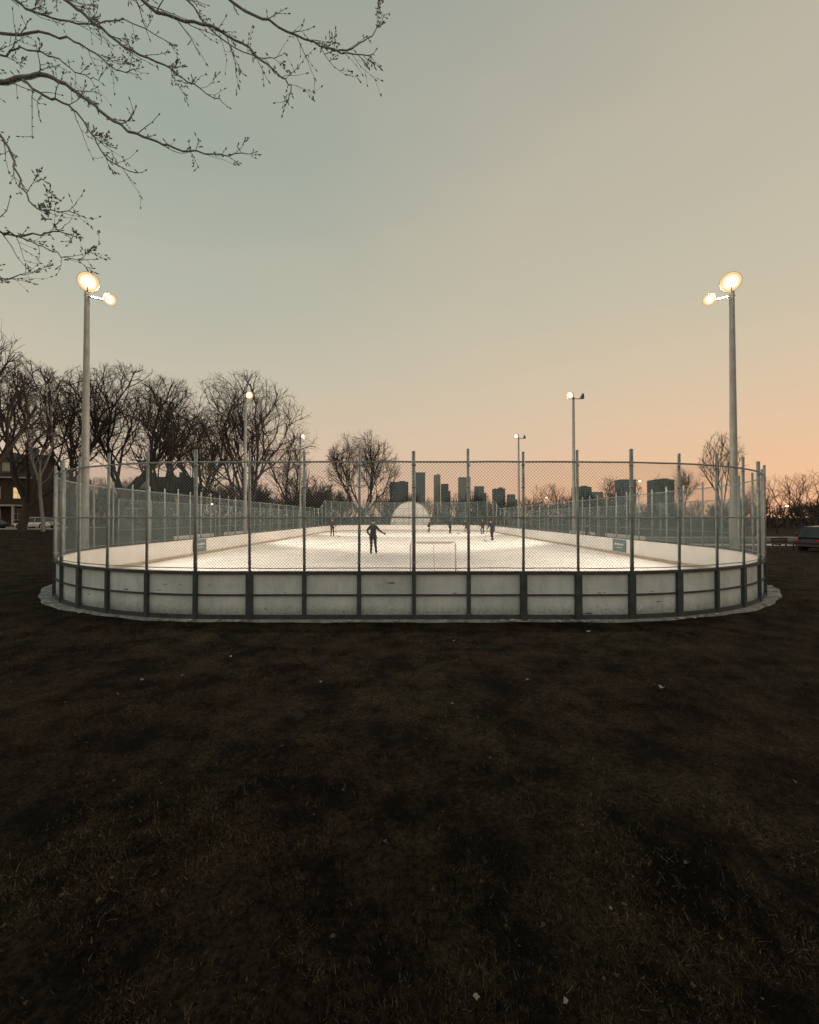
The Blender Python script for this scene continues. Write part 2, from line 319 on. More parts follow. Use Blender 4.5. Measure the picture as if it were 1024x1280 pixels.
# ------------------------------------------------------------ fence
fe=empty('chain_link_fence')
M_link=meshmat('chain_link',(.24,.31,.32),.075,.11)
def top(p): return 3.6+1.3*min(1,max(0,(p.y-58)/3))
def sheet(name,pts,z0,z1f,m,parent):
    v=[];f=[];u=[];s=0
    for i,p in enumerate(pts):
        if i: s+=(Vector(p).xy-Vector(pts[i-1]).xy).length
        z1=z1f(p) if callable(z1f) else z1f
        v+=[(p[0],p[1],z0),(p[0],p[1],z1)]; u+=[(s,z0),(s,z1)]
        if i: f.append((2*i-2,2*i,2*i+1,2*i-1))
    me=bpy.data.meshes.new(name); me.from_pydata(v,[],f); uv=me.uv_layers.new(name='UVMap')
    for l in me.loops: uv.data[l.index].uv=u[l.vertex_index]
    me.materials.append(m); o=bpy.data.objects.new(name,me); S.collection.objects.link(o); o.parent=parent; return o
pts=[]
for i in range(NP*3+1):
    p,t=path(S0+SP*i/3 if i<NP*3 else S0); pts.append(p+nrm(t)*(.012+.012*math.sin(i*2.1)))
sheet('wire_mesh',pts,BT,top,M_link,fe)
rb=MB()
for i in range(NP):
    s=S0+SP*i; p,t=path(s); c=p+nrm(t)*.05; lean=R.uniform(-.02,.02)
    front=min(s,PER-s)<30
    if front or i%2==0:
        r=.032 if not(i%4==0) else .042
        T=top(p)+(.2+R.uniform(0,.07) if front else .05)
        rb.tube([(c.x,c.y,BT-.05),(c.x+lean,c.y,T)],r,8)
        if front: rb.ball((c.x+lean,c.y,T),(r*1.15,r*1.15,r*.7),0,8,4)
        for z in(1.3,2.0,2.33,3.0,3.5): rb.tube([(c.x,c.y,z),(c.x,c.y,z+.03)],r+.008,8)
for k in range(NP):
    for z,r in((2.33,.020),(None,.022),(BT+.07,.012)):
        q=[]
        for j in range(4):
            p,t=path(S0+SP*(k+j/3)); c=p+nrm(t)*.035; zz=z if z else top(p)-.01; q.append((c.x,c.y,zz+(.006*math.sin(k*1.3) if j in(1,2) else 0)))
        rb.tube(q,r,6,cap=False)
rb.build('posts_and_rails',[M_steel],fe)
for sx,x,y0,y1,h in((-1,15.6,22,66,3.3),(1,15.6,20,66,3.2)):
    e=empty('walkway_fence')
    sheet('wire_mesh',[(sx*x,y0+(y1-y0)*i/20,0) for i in range(21)],.05,h,M_link,e)
    b=MB(); y=y0
    while y<=y1: b.tube([(sx*x,y,0),(sx*x,y,h+.05)],.035,7); y+=2.75
    for z in(h,h*.5): b.tube([(sx*x,y0,z),(sx*x,y1,z)],.022,6)
    b.build('posts',[M_steel],e)
for sx in(-1,1):
    e=empty('players_bench'); b=MB()
    for yy in(26,33):
        b.box((sx*14.1,yy+2.5,.5),(5,.35,.06),0,(0,1,0))
        for q in(.3,2.5,4.7): b.box((sx*14.1,yy+q,.25),(.06,.3,.46),1,(0,1,0))
        b.box((sx*14.85,yy+2.5,.6),(5.2,.04,1.1),2,(0,1,0))
    b.build('seat_and_back',[mat('bench_wood',(.2,.15,.1),.7),M_frame,M_inner],e)
# ------------------------------------------------------------ floodlights
M_pole=mat('pole_paint',(.30,.30,.28),.5,.2,3,metal=.1)
M_house=mat('lamp_housing',(.10,.10,.10),.5,.2,metal=.2)
M_l1=mat('lamp_rim_glow',(.03,.02,.01),.9,.05,emit=(1,.62,.30),estr=1.0)  # outer ring: warm lamp glow put in as dim emission
M_l2=mat('lamp_reflector_glow',(.03,.02,.01),.9,.05,emit=(1,.78,.46),estr=1.5)  # inner ring: reflected bulb light set as stronger emission
M_l3=mat('lamp_bulb',(.5,.5,.4),.6,.05,emit=(1,.87,.62),estr=6)
def flood(x,y,H,first):
    sx=1 if x<0 else -1
    e=empty('floodlight_pole',(x,y,0))
    b=MB(); b.tube([(0,0,0),(0,0,.35),(0,0,.36),(0,0,4),(0,0,H)],[.24,.24,.16,.145,.095],14)
    b.box((0,0,.03),(.5,.5,.06)); b.box((sx*.12,-.02,1.2),(.12,.09,.3))
    if first: b.tube([(-sx*.12,0,H-.12),(sx*1.05,-.05,H-.42)],.04,7)
    else: b.tube([(-sx*.75,0,H-.1),(sx*.5,0,H-.1)],.04,7)
    b.ball((0,0,H),(.1,.1,.08))
    b.build('pole',[M_pole],e)
    if first: lm=[((sx*.14,-.12,H+.38),.38,Vector((sx*.75,-.70,-.40)).normalized(),1),((sx*1.05,-.10,H-.36),.23,Vector((sx*.8,-.55,-.55)).normalized(),1)]
    else: lm=[((sx*.35,-.12,H+.16),.32,Vector((sx*.75,-.6,-.40)).normalized(),1),((-sx*.75,0,H),.16,Vector((-sx*.2,.8,-.6)).normalized(),0)]
    hb=MB()
    for c,r,d,lit in lm:
        c=Vector(c)
        hb.tube([c-d*.42,c-d*.38,c-d*.15,c,c+d*.03],[r*.3,r*.5,r*.85,r*1.04,r*1.04],20,0,cap=False)
        hb.tube([c-d*.43,c-d*.40],[r*.3,r*.3],10,0)
        hb.tube([c+d*.028,c-d*.03],[r*1.0,r*.74],24,1,cap=False)
        hb.tube([c-d*.03,c-d*.09],[r*.74,r*.5],24,2,cap=False)
        hb.tube([c-d*.09,c-d*.10],[r*.5,r*.49],24,2)
        hb.ball(c-d*.05,(r*.48,r*.48,r*.48),3,16,12)
        hb.tube([c-d*.2-Vector((0,0,.04)),Vector((c.x*.8,c.y,c.z-.42 if c.z>H+.2 else H-.1))],.025,5,0)
        if not lit: continue
        l=bpy.data.lights.new('lamp','SPOT'); l.energy=5000*((1.2 if r>.25 else .7) if first else 1.7); l.color=(1,.83,.65); l.spot_size=math.radians(104); l.spot_blend=.35; l.shadow_soft_size=.2
        o=bpy.data.objects.new('lamp',l); S.collection.objects.link(o); o.parent=e; o.location=c+d*.3
        fw=(5 if first else 3)+(4 if r>.25 else -2)
        if y>50: fw=11
        tgt=Vector((sx*14.5,fw,-11.0)) 
        o.rotation_euler=(tgt).to_track_quat('-Z','Y').to_euler()
    hb.build('lamp_heads',[M_house,M_l1,M_l2,M_l3],e)
for D in(17.5,34.3,51.6):
    for sx in(-1,1): flood(sx*(13.75 if D>20 else 13.85),D,12.0 if D<20 else 12.4,D<20)
# ------------------------------------------------------------ goals
M_red=mat('goal_frame',(.55,.50,.47),.4,.1); M_net=meshmat('net',(.7,.66,.62),.06,.08,True)
def goal(x,y,sgn):
    e=empty('hockey_goal',(x,y,ICE)); b=MB()
    w=.915;h=1.22;d=1.0*sgn;t=.45*sgn
    b.tube([(-w,0,0),(-w,0,h-.08),(-w+.08,0,h),(w-.08,0,h),(w,0,h-.08),(w,0,0)],.03,8)
    b.tube([(-w,0,.03),(-w-.03,d*.5,.03),(-w*.75,d,.03),(w*.75,d,.03),(w+.03,d*.5,.03),(w,0,.03)],.028,8)
    b.tube([(-w+.05,0,h),(-w*.7,t,h-.02),(w*.7,t,h-.02),(w-.05,0,h)],.02,8)
    b.tube([(0,t,h-.02),(0,t*1.2,h*.8),(0,d,.03)],.016,6)
    b.build('frame',[M_red],e)
    v=[];f=[];u=[]
    def q(P,UV):
        n=len(v); v.extend(P); f.append((n,n+1,n+2,n+3)); u.extend(UV)
    q([(-w*.75,d,0),(w*.75,d,0),(w*.7,t,h),(-w*.7,t,h)],[(0,0),(1.37,0),(1.37,1.3),(0,1.3)])
    q([(-w*.7,t,h),(w*.7,t,h),(w,0,h),(-w,0,h)],[(0,0),(1.4,0),(1.4,.5),(0,.5)])
    for s in(-1,1): q([(s*w,0,0),(s*w*.75,d,0),(s*w*.7,t,h),(s*w,0,h)],[(0,0),(1,0),(.5,1.2),(0,1.2)])
    me=bpy.data.meshes.new('net'); me.from_pydata(v,[],f); l=me.uv_layers.new(name='UVMap')
    for lp in me.loops: l.data[lp.index].uv=u[lp.vertex_index]
    me.materials.append(M_net); o=bpy.data.objects.new('net',me); S.collection.objects.link(o); o.parent=e
goal(.95,16.6,-1); goal(1.2,65,1)
# ------------------------------------------------------------ people
M_skin=mat('skin',(.45,.28,.2),.5,.1)
def person(name,loc,yaw,coat,pants,hat,pose,stick=None,skates=True,sc=1.0):
    e=empty(name,loc,yaw); e.scale=(sc,)*3; up=.09 if skates else .03
    J={'pel':(0,.0,.93),'wa':(0,0,1.1),'ch':(0,-.01,1.32),'nb':(0,0,1.46),'nk':(0,-.01,1.56),
       'hR':(-.1,0,.85),'hL':(.1,0,.85),'kR':(-.13,-.05,.5),'kL':(.13,-.05,.5),'aR':(-.15,.02,.1),'aL':(.15,.02,.1),
       'sR':(-.18,0,1.43),'sL':(.18,0,1.43),'eR':(-.29,0,1.17),'eL':(.29,0,1.17),'wR':(-.3,-.15,.95),'wL':(.3,-.15,.95)}
    J.update(pose)
    rad={'pel':(.17,.13),'wa':(.165,.125),'ch':(.19,.14),'nb':(.12,.10),'nk':(.058,.058),'hR':(.105,.105),'hL':(.105,.105),'kR':(.078,.08),'kL':(.078,.08),'aR':(.058,.06),'aL':(.058,.06),
         'sR':(.085,.085),'sL':(.085,.085),'eR':(.062,.062),'eL':(.062,.062),'wR':(.042,.042),'wL':(.042,.042)}
    keys=list(J); E=[('pel','wa'),('wa','ch'),('ch','nb'),('nb','nk'),('pel','hR'),('pel','hL'),('hR','kR'),('kR','aR'),('hL','kL'),('kL','aL'),('nb','sR'),('nb','sL'),('sR','eR'),('eR','wR'),('sL','eL'),('eL','wL')]
    me=bpy.data.meshes.new('body'); me.from_pydata([(J[k][0],J[k][1],J[k][2]+up) for k in keys],[(keys.index(a),keys.index(b)) for a,b in E],[])
    o=bpy.data.objects.new('tmp',me); S.collection.objects.link(o)
    md=o.modifiers.new('sk','SKIN'); sv=me.skin_vertices[0].data
    for i,k in enumerate(keys): sv[i].radius=rad[k]; sv[i].use_root=(k=='pel')
    o.modifiers.new('ss','SUBSURF').levels=2
    dg=bpy.context.evaluated_depsgraph_get(); dg.update(); nm=bpy.data.meshes.new_from_object(o.evaluated_get(dg))
    bpy.data.objects.remove(o)
    nm.materials.clear()
    for x in(coat,pants,M_skin): nm.materials.append(x)
    for p in nm.polygons:
        c=p.center; p.use_smooth=True
        p.material_index=1 if c.z<.86+up and abs(c.x-J['pel'][0])<.28 else (2 if c.z>J['nk'][2]-.03+up and abs(c.x-J['nk'][0])<.07 else 0)
    b=bpy.data.objects.new('body',nm); S.collection.objects.link(b); b.parent=e
    hb=MB(); pz=J['pel']; wz=J['wa']
    hb.tube([(pz[0],pz[1],.78+up),(pz[0],pz[1],.86+up),(pz[0],pz[1],.95+up),(wz[0],wz[1],1.08+up)],[.205,.215,.205,.16],16,0,cap=False)
    nk=Vector(J['nk'])+Vector((0,0,up)); hb.tube([nk-Vector((0,0,.08)),nk],[.1,.085],10,0,cap=False)
    hc=nk+Vector((0,-.015,.13))
    def hf(p):
        q=p.copy()
        if p.z<-.05: q.x*=.82
        return q
    hb.ball(hc,(.078,.098,.118),1,16,12,fn=hf)
    hb.ball(hc+Vector((0,-.1,-.012)),(.013,.02,.022),1,6,5)
    for s in(-1,1):
        hb.ball(hc+Vector((s*.079,.005,-.01)),(.012,.02,.03),1,6,5); hb.ball(hc+Vector((s*.03,-.09,.012)),(.012,.008,.008),3,6,4)
    hb.box(hc+Vector((0,-.088,-.06)),(.045,.012,.008),4)
    hb.ball(hc+Vector((0,.012,.035)),(.09,.105,.1),2,14,9,fn=lambda p:Vector((p.x,p.y,max(p.z,0.0))) if p.y<.02 else p)
    for s in('R','L'):
        w=Vector(J['w'+s])+Vector((0,0,up)); el=Vector(J['e'+s])+Vector((0,0,up)); d=(w-el).normalized()
        side=d.cross(Vector((0,1,0))); side=side.normalized() if side.length>.1 else Vector((1,0,0)); dn=d.cross(side).normalized()
        hb.tube([w-d*.02,w+d*.03,w+d*.09],[.034,.046,.042],8,2)
        for k,(o2,l) in enumerate(((-.03,.07),(-.01,.085),(.01,.08),(.03,.06))):
            a=w+d*.08+side*o2; hb.tube([a,a+d*l*.5+dn*.008,a+d*l*.8+dn*.035],[.013,.012,.009],6,2)
        a=w+d*.02+side*.035; hb.tube([a,a+side*.03+d*.03,a+side*.035+d*.065],[.014,.012,.009],6,2)
    hb.build('head_hands_and_trim',[coat,M_skin,hat,mat('eye',(.03,.03,.03),.3,.1),mat('lips',(.3,.13,.1),.5,.1)],e)
    kb=MB()
    for s in('R','L'):
        kz=Vector(J['a'+s]); base=kz.z-.1
        def o(x,y,z): return (kz.x+x,kz.y+y,base+up+z)
        kb.tube([o(0,0,.16),o(0,0,.07),o(0,-.01,.03)],[.066,.06,.05],10,0)
        kb.tube([o(0,.07,.035),o(0,0,.035),o(0,-.1,.03),o(0,-.19,.022)],[.036,.044,.042,.026],10,0)
        if skates:
            kb.box(o(0,-.05,-.065),(.004,.27,.05),1)
            for yy in(.03,-.13): kb.box(o(0,yy,-.025),(.03,.05,.06),1)
        else: kb.box(o(0,-.06,-.015),(.085,.27,.025),1)
    kb.build('skates' if skates else 'boots',[mat('boot',(.03,.03,.035),.4,.2),mat('blade',(.5,.5,.5),.3,.1,metal=.8)],e)
    if stick:
        w=Vector(J['wR'])+Vector((0,0,up)); tip=Vector(stick)
        d=(tip-w).normalized(); tb=MB(); tb.tube([w-d*.3,tip],.014,6,0); tb.box(tip+Vector((.12,0,.035)),(.28,.015,.07),0)
        tb.build('hockey_stick',[mat('stick',(.12,.1,.08),.5,.2)],e)
    return e
def cm(n,c): return mat(n,c,.85,.3,12)
def at(px,D): return ((px-512.5)/F*D,D,ICE)
person('ice_skater',at(467,24.3),0.15,cm('black_coat',(.016,.016,.02)),cm('dark_trousers',(.018,.018,.024)),cm('dark_hat',(.02,.018,.018)),
   {'eL':(.36,-.06,1.22),'wL':(.56,-.16,1.09),'eR':(-.33,.06,1.20),'wR':(-.24,-.16,1.06),'kR':(-.10,-.08,.48),'aR':(-.11,.0,.1),'kL':(.12,-.08,.48),'aL':(.17,.06,.1),'ch':(0.02,-.03,1.32)},sc=1.09)
lean={'pel':(0,.08,.90),'wa':(0,.02,1.06),'ch':(0,-.06,1.26),'nb':(0,-.1,1.39),'nk':(0,-.15,1.48),'hR':(-.1,.08,.83),'hL':(.1,.08,.83),'sR':(-.18,-.09,1.36),'sL':(.18,-.09,1.36),'kL':(.14,-.14,.48),'aL':(.14,-.05,.1),'kR':(-.13,.06,.48),'aR':(-.16,.25,.14),'wR':(-.2,-.4,1.0),'wL':(.22,-.3,.95),'eR':(-.28,-.15,1.14)}
person('ice_skater',at(615.5,39),-0.8,cm('coat_b',(.02,.02,.025)),cm('trousers_b',(.02,.02,.025)),cm('hat_b',(.03,.02,.02)),lean,stick=(-.1,-1.0,.0),sc=1.08)
person('ice_skater',at(416,48),0.6,cm('coat_c',(.03,.025,.03)),cm('trousers_c',(.02,.02,.02)),cm('hat_c',(.02,.02,.03)),{'wR':(-.2,-.35,1.0),'wL':(.25,-.3,1.0)},stick=(.3,-.9,0),sc=1.08)
person('ice_skater',at(563,56),2.2,cm('coat_d',(.02,.03,.05)),cm('trousers_d',(.02,.02,.02)),cm('hat_d',(.05,.02,.02)),{'kL':(.16,-.15,.48),'aL':(.2,-.1,.1),'wR':(-.45,-.2,1.1)},stick=(-.7,-.9,0),sc=1.08)
person('ice_skater',at(604,54),-.9,cm('coat_e',(.04,.02,.02)),cm('trousers_e',(.02,.02,.02)),cm('hat_e',(.02,.02,.02)),{'kR':(-.18,-.15,.48),'wL':(.45,-.2,1.15)},sc=1.06)
person('ice_skater',at(537,60),1.9,cm('coat_h',(.02,.02,.025)),cm('trousers_h',(.02,.02,.02)),cm('hat_h',(.02,.02,.02)),lean)
person('ice_skater',at(583,62),-1.9,cm('coat_i',(.03,.02,.02)),cm('trousers_i',(.02,.02,.02)),cm('hat_i',(.02,.02,.02)),lean)
person('spectator',((662-512.5)/F*46.8,46.8,0),1.4,cm('coat_f',(.02,.022,.025)),cm('trousers_f',(.02,.02,.03)),cm('hat_f',(.02,.02,.02)),{},skates=False)
person('spectator',(13.5,31.3,0),1.0,cm('coat_g',(.02,.022,.025)),cm('trousers_g',(.02,.02,.03)),cm('hat_g',(.02,.02,.02)),{},skates=False)
# ------------------------------------------------------------ trees
M_bark=mat('bark',(.045,.038,.033),.9,.4,5,.5)
M_bark2=mat('bark_near',(.26,.29,.30),.85,.3,9,.5)
M_birch=mat('pale_bark',(.22,.21,.2),.8,.4,4)
LV=[.22,.62,.33,.19,.115,.065,.035]; RV=[.022,.0115,.0055,.0027,.0014,.0008,.0005]; NS=[5,7,5,4,3,2,2]; KK=[9,7,5,4,3,3,3]
def grow(b,rn,p,d,lev,maxl,kids,spread,H,Wd,zc,trunk,wob0,rsc,lsc=1.0):
    Lh=(trunk if lev==0 else LV[lev])*H*lsc; r=RV[lev]*H*rsc; r1=r*(.8 if lev==0 else .3)
    nseg=NS[lev]; pts=[p]; rs=[r]; q=p.copy(); dd=d.copy(); wob=wob0*(.4 if lev==0 else 1)*(1+.25*lev)
    for i in range(nseg):
        tr=.16 if lev in(1,2) else .04
        dd=(dd+Vector((rn.gauss(0,wob),rn.gauss(0,wob),rn.gauss(0,wob)+tr))).normalized()
        nq=q+dd*(Lh/nseg)
        if lev>0:
            ez=(nq.z-zc)/((H-zc) if nq.z>zc else zc*.82); e=(nq.x/(Wd/2))**2+(nq.y/(Wd/2))**2+ez*ez
            if e>(1.0+.12*rn.random()) and i>0: break
        q=nq; pts.append(q.copy()); rs.append(r+(r1-r)*(i+1)/nseg)
    b.tube(pts,rs,KK[lev],0,cap=False)
    if lev>=maxl: return
    ns_=len(pts)-1
    n=kids[lev]; n=max(1,int(round(n*(.4+.6*ns_/nseg)))+(rn.choice((-1,0,0,1)) if n>3 else 0))
    ph=rn.random()*6.28
    for i in range(n):
        f=(.6+.4*(i+1)/n) if lev==0 else (.25+.75*(i+rn.random()*.7)/n)
        f=min(f,1.0); t=f*ns_; a=min(int(t),ns_-1); pos=pts[a].lerp(pts[a+1],t-a); dr=(pts[a+1]-pts[a]).normalized()
        ph+=2.4+rn.uniform(-.5,.5); sp_=spread[lev]*rn.uniform(.55,1.3)
        ax=dr.orthogonal().normalized(); ax.rotate(Quaternion(dr,ph)); nd=dr.copy(); nd.rotate(Quaternion(ax,sp_))
        grow(b,rn,pos,nd,lev+1,maxl,kids,spread,H,Wd,zc,trunk,wob0,rsc,(1.15-.4*f if lev else 1)*rn.uniform(.75,1.2))
def tree(name,px,D,topy,wpx,seed,maxl=5,kids=(5,6,5,5,4,3),trunk=.2,base=0,m=None,spread=(.62,.55,.65,.7,.7,.6),zc=.58,wob=.11,rsc=1.0):
    rn=random.Random(seed); b=MB(); H=(HY-topy)/F*D+HC-base; Wd=wpx/F*D*1.02
    grow(b,rn,Vector((0,0,0)),Vector((rn.uniform(-.05,.05),0,1)).normalized(),0,maxl,kids,spread,H,Wd,H*zc,trunk,wob,rsc)
    return b.build(name,[m or M_bark],loc=((px-512.5)/F*D,D,base-.05))
tree('bare_tree',312,50,468,172,11,trunk=.17,spread=(.85,.5,.65,.7,.7,.6),kids=(6,6,5,5,4,3))
tree('bare_tree',212,47,472,125,12)
tree('bare_tree',155,56,456,140,13,base=.3,trunk=.22)
tree('bare_tree',92,50,452,120,14,base=.8)
tree('bare_tree',28,44,448,130,15,base=.8)
tree('bare_tree',252,75,520,100,16,maxl=4,kids=(5,7,6,5,4,3))
tree('bare_tree',362,80,540,75,17,maxl=4,kids=(5,7,6,5,4,3))
tree('bare_tree',456,92,534,92,18,kids=(7,6,5,5,4,3),trunk=.15,spread=(.85,.5,.65,.7,.7,.6))
tree('bare_tree',-48,27,365,140,19,base=.9,kids=(5,6,4,4,3,3))
tree('birch_tree',55,43,478,45,20,m=M_birch,trunk=.4,base=.8,maxl=4,rsc=.5,spread=(.35,.5,.6,.6,.6,.6),kids=(5,6,5,4,3,3))
tree('bare_tree',905,105,538,52,21,spread=(.3,.35,.5,.5,.5,.5),maxl=4,kids=(6,6,5,5,4,3),rsc=.6)
for (px,D,ty,w,sd_) in ((985,85,590,70,22),(770,120,592,60,23),(850,115,578,60,24),(690,150,602,60,25),(1020,70,580,70,26),(945,90,602,50,27)):
    tree('bare_tree',px,D,ty,w,sd_,maxl=4,kids=(5,6,5,4,4,3),rsc=.85)
db=MB(); rn=random.Random(5)
for i in range(190):
    px=rn.uniform(-60,1090)
    if px<410: D=rn.uniform(70,105); h=rn.uniform(6.5,11)
    elif px<660: D=rn.uniform(150,230); h=rn.uniform(9,15)
    else: D=rn.uniform(100,170); h=rn.uniform(6,10.5)
    x=(px-512.5)/F*D; g=float(hgt(np.array(x),np.array(D)))
    t=MB(); grow(t,rn,Vector((0,0,0)),Vector((0,0,1)),0,3,(6,6,6,5),(.6,.7,.8,.7),h,h*.8,h*.55,.2,.12,1.2)
    n=len(db.v); a=np.array(t.v)+np.array([x,D,g]); db.v+=a.tolist(); db.f+=[tuple(n+q for q in f) for f in t.f]; db.m+=[0]*len(t.f); db.sm+=t.sm
for i in range(32000):
    px=rn.uniform(-80,1110)
    if px<410: D=rn.uniform(72,110); hm=4.8
    elif px<660: D=rn.uniform(140,230); hm=7.5
    else: D=rn.uniform(85,160); hm=4.8
    x=(px-512.5)/F*D; g=float(hgt(np.array(x),np.array(D)))
    hh=hm*(.55+.3*math.sin(x*.21+1)+.25*math.sin(x*.67)+.15*math.sin(x*1.9)); z=g+max(.3,hh)*rn.random()**.7
    r=rn.uniform(.12,.42); a=Vector((rn.gauss(0,1),rn.gauss(0,1),rn.gauss(0,1))).normalized(); u=a.orthogonal().normalized()*r; w=a.cross(u)*.7
    c=Vector((x,D,z)); db.poly([c-u,c+w*.6,c+u,c-w],0)
db.build('distant_trees',[mat('distant_bark',(.035,.028,.025),.95,.3,2)])
# ------------------------------------------------------------ near overhanging tree
nb=MB(); rn=random.Random(9)
def bud(p,d,s=1):
    d=d.normalized(); s*=.72; nb.tube([p,p+d*.008*s,p+d*.02*s,p+d*.036*s],[.003*s,.0075*s,.0065*s,.001],5,0,cap=False)
def twig(p,d,Lh,r,lev):
    n=5 if lev<2 else 3; pts=[p]; q=p.copy(); dd=d.normalized()
    for i in range(n):
        dd=(dd+Vector((rn.gauss(0,.13),rn.gauss(0,.13),rn.gauss(0,.13)+.05))).normalized(); q=q+dd*Lh/n; pts.append(q.copy())
    nb.tube(pts,[r+(r*.45-r)*i/n for i in range(n+1)],5 if lev==0 else 4,0,cap=False)
    bud(pts[-1],dd,1.2)
    for i in range(1,n+1):
        if rn.random()<.5: 
            s=Vector((rn.gauss(0,1),rn.gauss(0,1),rn.gauss(0,1))); bud(pts[i],(dd+s*.6),.9)
    if lev<2:
        for i in range(1,n+1):
            if rn.random()<.55:
                s=Vector((rn.gauss(0,1),rn.gauss(0,.6),rn.gauss(0,1))); nd=(dd+s.normalized()*.8)
                twig(pts[i],nd,Lh*rn.uniform(.25,.5),r*.65,lev+1)
def limb(pp,r0,r1,Dn,dens=.55):
    P3=[v if isinstance(v,Vector) else PX(v[0],v[1],v[2] if len(v)>2 else Dn) for v in pp]
    out=[]
    for i in range(len(P3)-1):
        a=P3[max(i-1,0)];b_=P3[i];c=P3[i+1];d=P3[min(i+2,len(P3)-1)]
        for k in range(5):
            t=k/5; out.append(.5*((2*b_)+(c-a)*t+(2*a-5*b_+4*c-d)*t*t+(3*b_-a-3*c+d)*t**3)+Vector((rn.gauss(0,.008),rn.gauss(0,.01),rn.gauss(0,.008))))
    out.append(P3[-1]); n=len(out)
    rs=[r0+(r1-r0)*(i/(n-1))**.7 for i in range(n)]
    nb.tube(out,rs,7,0,cap=False)
    for i in range(3,n):
        p=out[i]; 
        if p.x<-p.y*1.12: continue
        if rn.random()<dens:
            d=(out[i]-out[i-1]).normalized(); s=Vector((rn.gauss(0,1),rn.gauss(0,.7),rn.gauss(0,1))).normalized()
            twig(p,d*1.1+s*.8,rn.uniform(.15,.5)*(1-.45*i/n),max(.003,min(rs[i]*.45,.006)),rn.choice((0,1,1,1,2)))
        elif rn.random()<.5:
            s=Vector((rn.gauss(0,1),rn.gauss(0,1),rn.gauss(0,1))); twig(p,s,.04,.003,2)
    twig(out[-1],out[-1]-out[-2],.08,r1,2)
TK=Vector((-5.9,4.4,0)); c1=Vector((-5.8,4.4,5.0)); c2=Vector((-5.7,4.3,7.2)); c3=Vector((-5.4,4.2,9))
nb.tube([TK,TK+Vector((0,0,.3)),Vector((-5.85,4.4,2.5)),c1,c2,c3,Vector((-5.0,4.0,11))],[.38,.3,.25,.22,.16,.1,.05],12,0)
limb([c1,(-90,120,4.3),(0,94),(45,86),(85,102),(130,140),(175,165),(215,178),(262,186),(308,187)],.036,.004,4.2)
limb([(20,90,4.2),(50,112),(85,128),(112,165),(132,195),(170,211)],.015,.004,4.1)
limb([c2,(-40,-60,4.6),(60,-20),(105,12),(150,48),(200,72),(240,100),(275,120)],.030,.004,4.6)
limb([c3,(60,-150,4.2),(135,-50),(190,2),(250,20),(300,45),(338,78),(362,100),(358,118)],.026,.004,4.0)
limb([c3,(150,-160,4.4),(220,-70),(290,-8),(345,24),(400,48),(440,57),(466,58)],.026,.0035,4.2)
limb([(405,50,4.2),(440,52),(464,34),(474,20),(481,8)],.008,.003,4.2,.35)
limb([c1,(-110,100,4.0),(-20,150),(8,188),(22,228),(45,258),(88,262)],.020,.004,3.9)
limb([c1,(-150,300,4.2),(-30,275),(0,288),(40,290),(66,285),(88,292)],.020,.004,4.0)
limb([(0,288,4.0),(30,296),(62,312),(85,320),(106,322)],.008,.003,4.0)
limb([c1,(-120,360,4.4),(-20,345),(8,346),(28,340)],.014,.004,4.4)
limb([c2,(-80,0,4.9),(-10,30),(55,32),(105,52),(140,80),(165,78)],.026,.004,4.9)
limb([c2,(-60,-60,5.2),(10,-10),(40,5),(90,20),(150,15),(210,45)],.026,.004,5.2)
limb([c2,(-100,60,4.6),(-10,60),(20,50),(60,62),(95,85),(120,88)],.018,.004,4.7)
limb([c3,(120,-120,5.0),(180,-50),(230,-10),(262,30),(310,60),(345,62)],.020,.004,5.0)
nb.build('overhanging_tree',[M_bark2])
# ------------------------------------------------------------ skyline
def winmat(name,c1,c2):
    m=bpy.data.materials.new(name); m.use_nodes=True; nt=m.node_tree; N=nt.nodes; L=nt.links; b=N['Principled BSDF']; b.inputs['Roughness'].default_value=.6
    tc=N.new('ShaderNodeTexCoord'); sp=N.new('ShaderNodeSeparateXYZ'); L.new(tc.outputs['Object'],sp.inputs[0])
    a=N.new('ShaderNodeMath'); a.operation='ADD'; L.new(sp.outputs[0],a.inputs[0]); L.new(sp.outputs[1],a.inputs[1])
    cb=N.new('ShaderNodeCombineXYZ'); L.new(a.outputs[0],cb.inputs[0]); L.new(sp.outputs[2],cb.inputs[1])
    br=N.new('ShaderNodeTexBrick'); br.offset=0; L.new(cb.outputs[0],br.inputs[0]); br.inputs['Color1'].default_value=(*c1,1); br.inputs['Color2'].default_value=(*[x*.8 for x in c1],1); br.inputs['Mortar'].default_value=(*c2,1)
    br.inputs['Scale'].default_value=1; br.inputs['Brick Width'].default_value=3.5; br.inputs['Row Height'].default_value=3.4; br.inputs['Mortar Size'].default_value=.7
    L.new(br.outputs[0],b.inputs['Base Color']); return m
W1=winmat('hazy_facade_blue',(.16,.23,.27),(.28,.36,.39)); W2=winmat('hazy_facade_pale',(.26,.30,.31),(.46,.47,.46)); W4=winmat('hazy_facade_dark',(.10,.15,.17),(.2,.26,.28)); W3=mat('roof_plant',(.18,.21,.22),.8)  # distance haze is mixed into these blue-grey facade colours
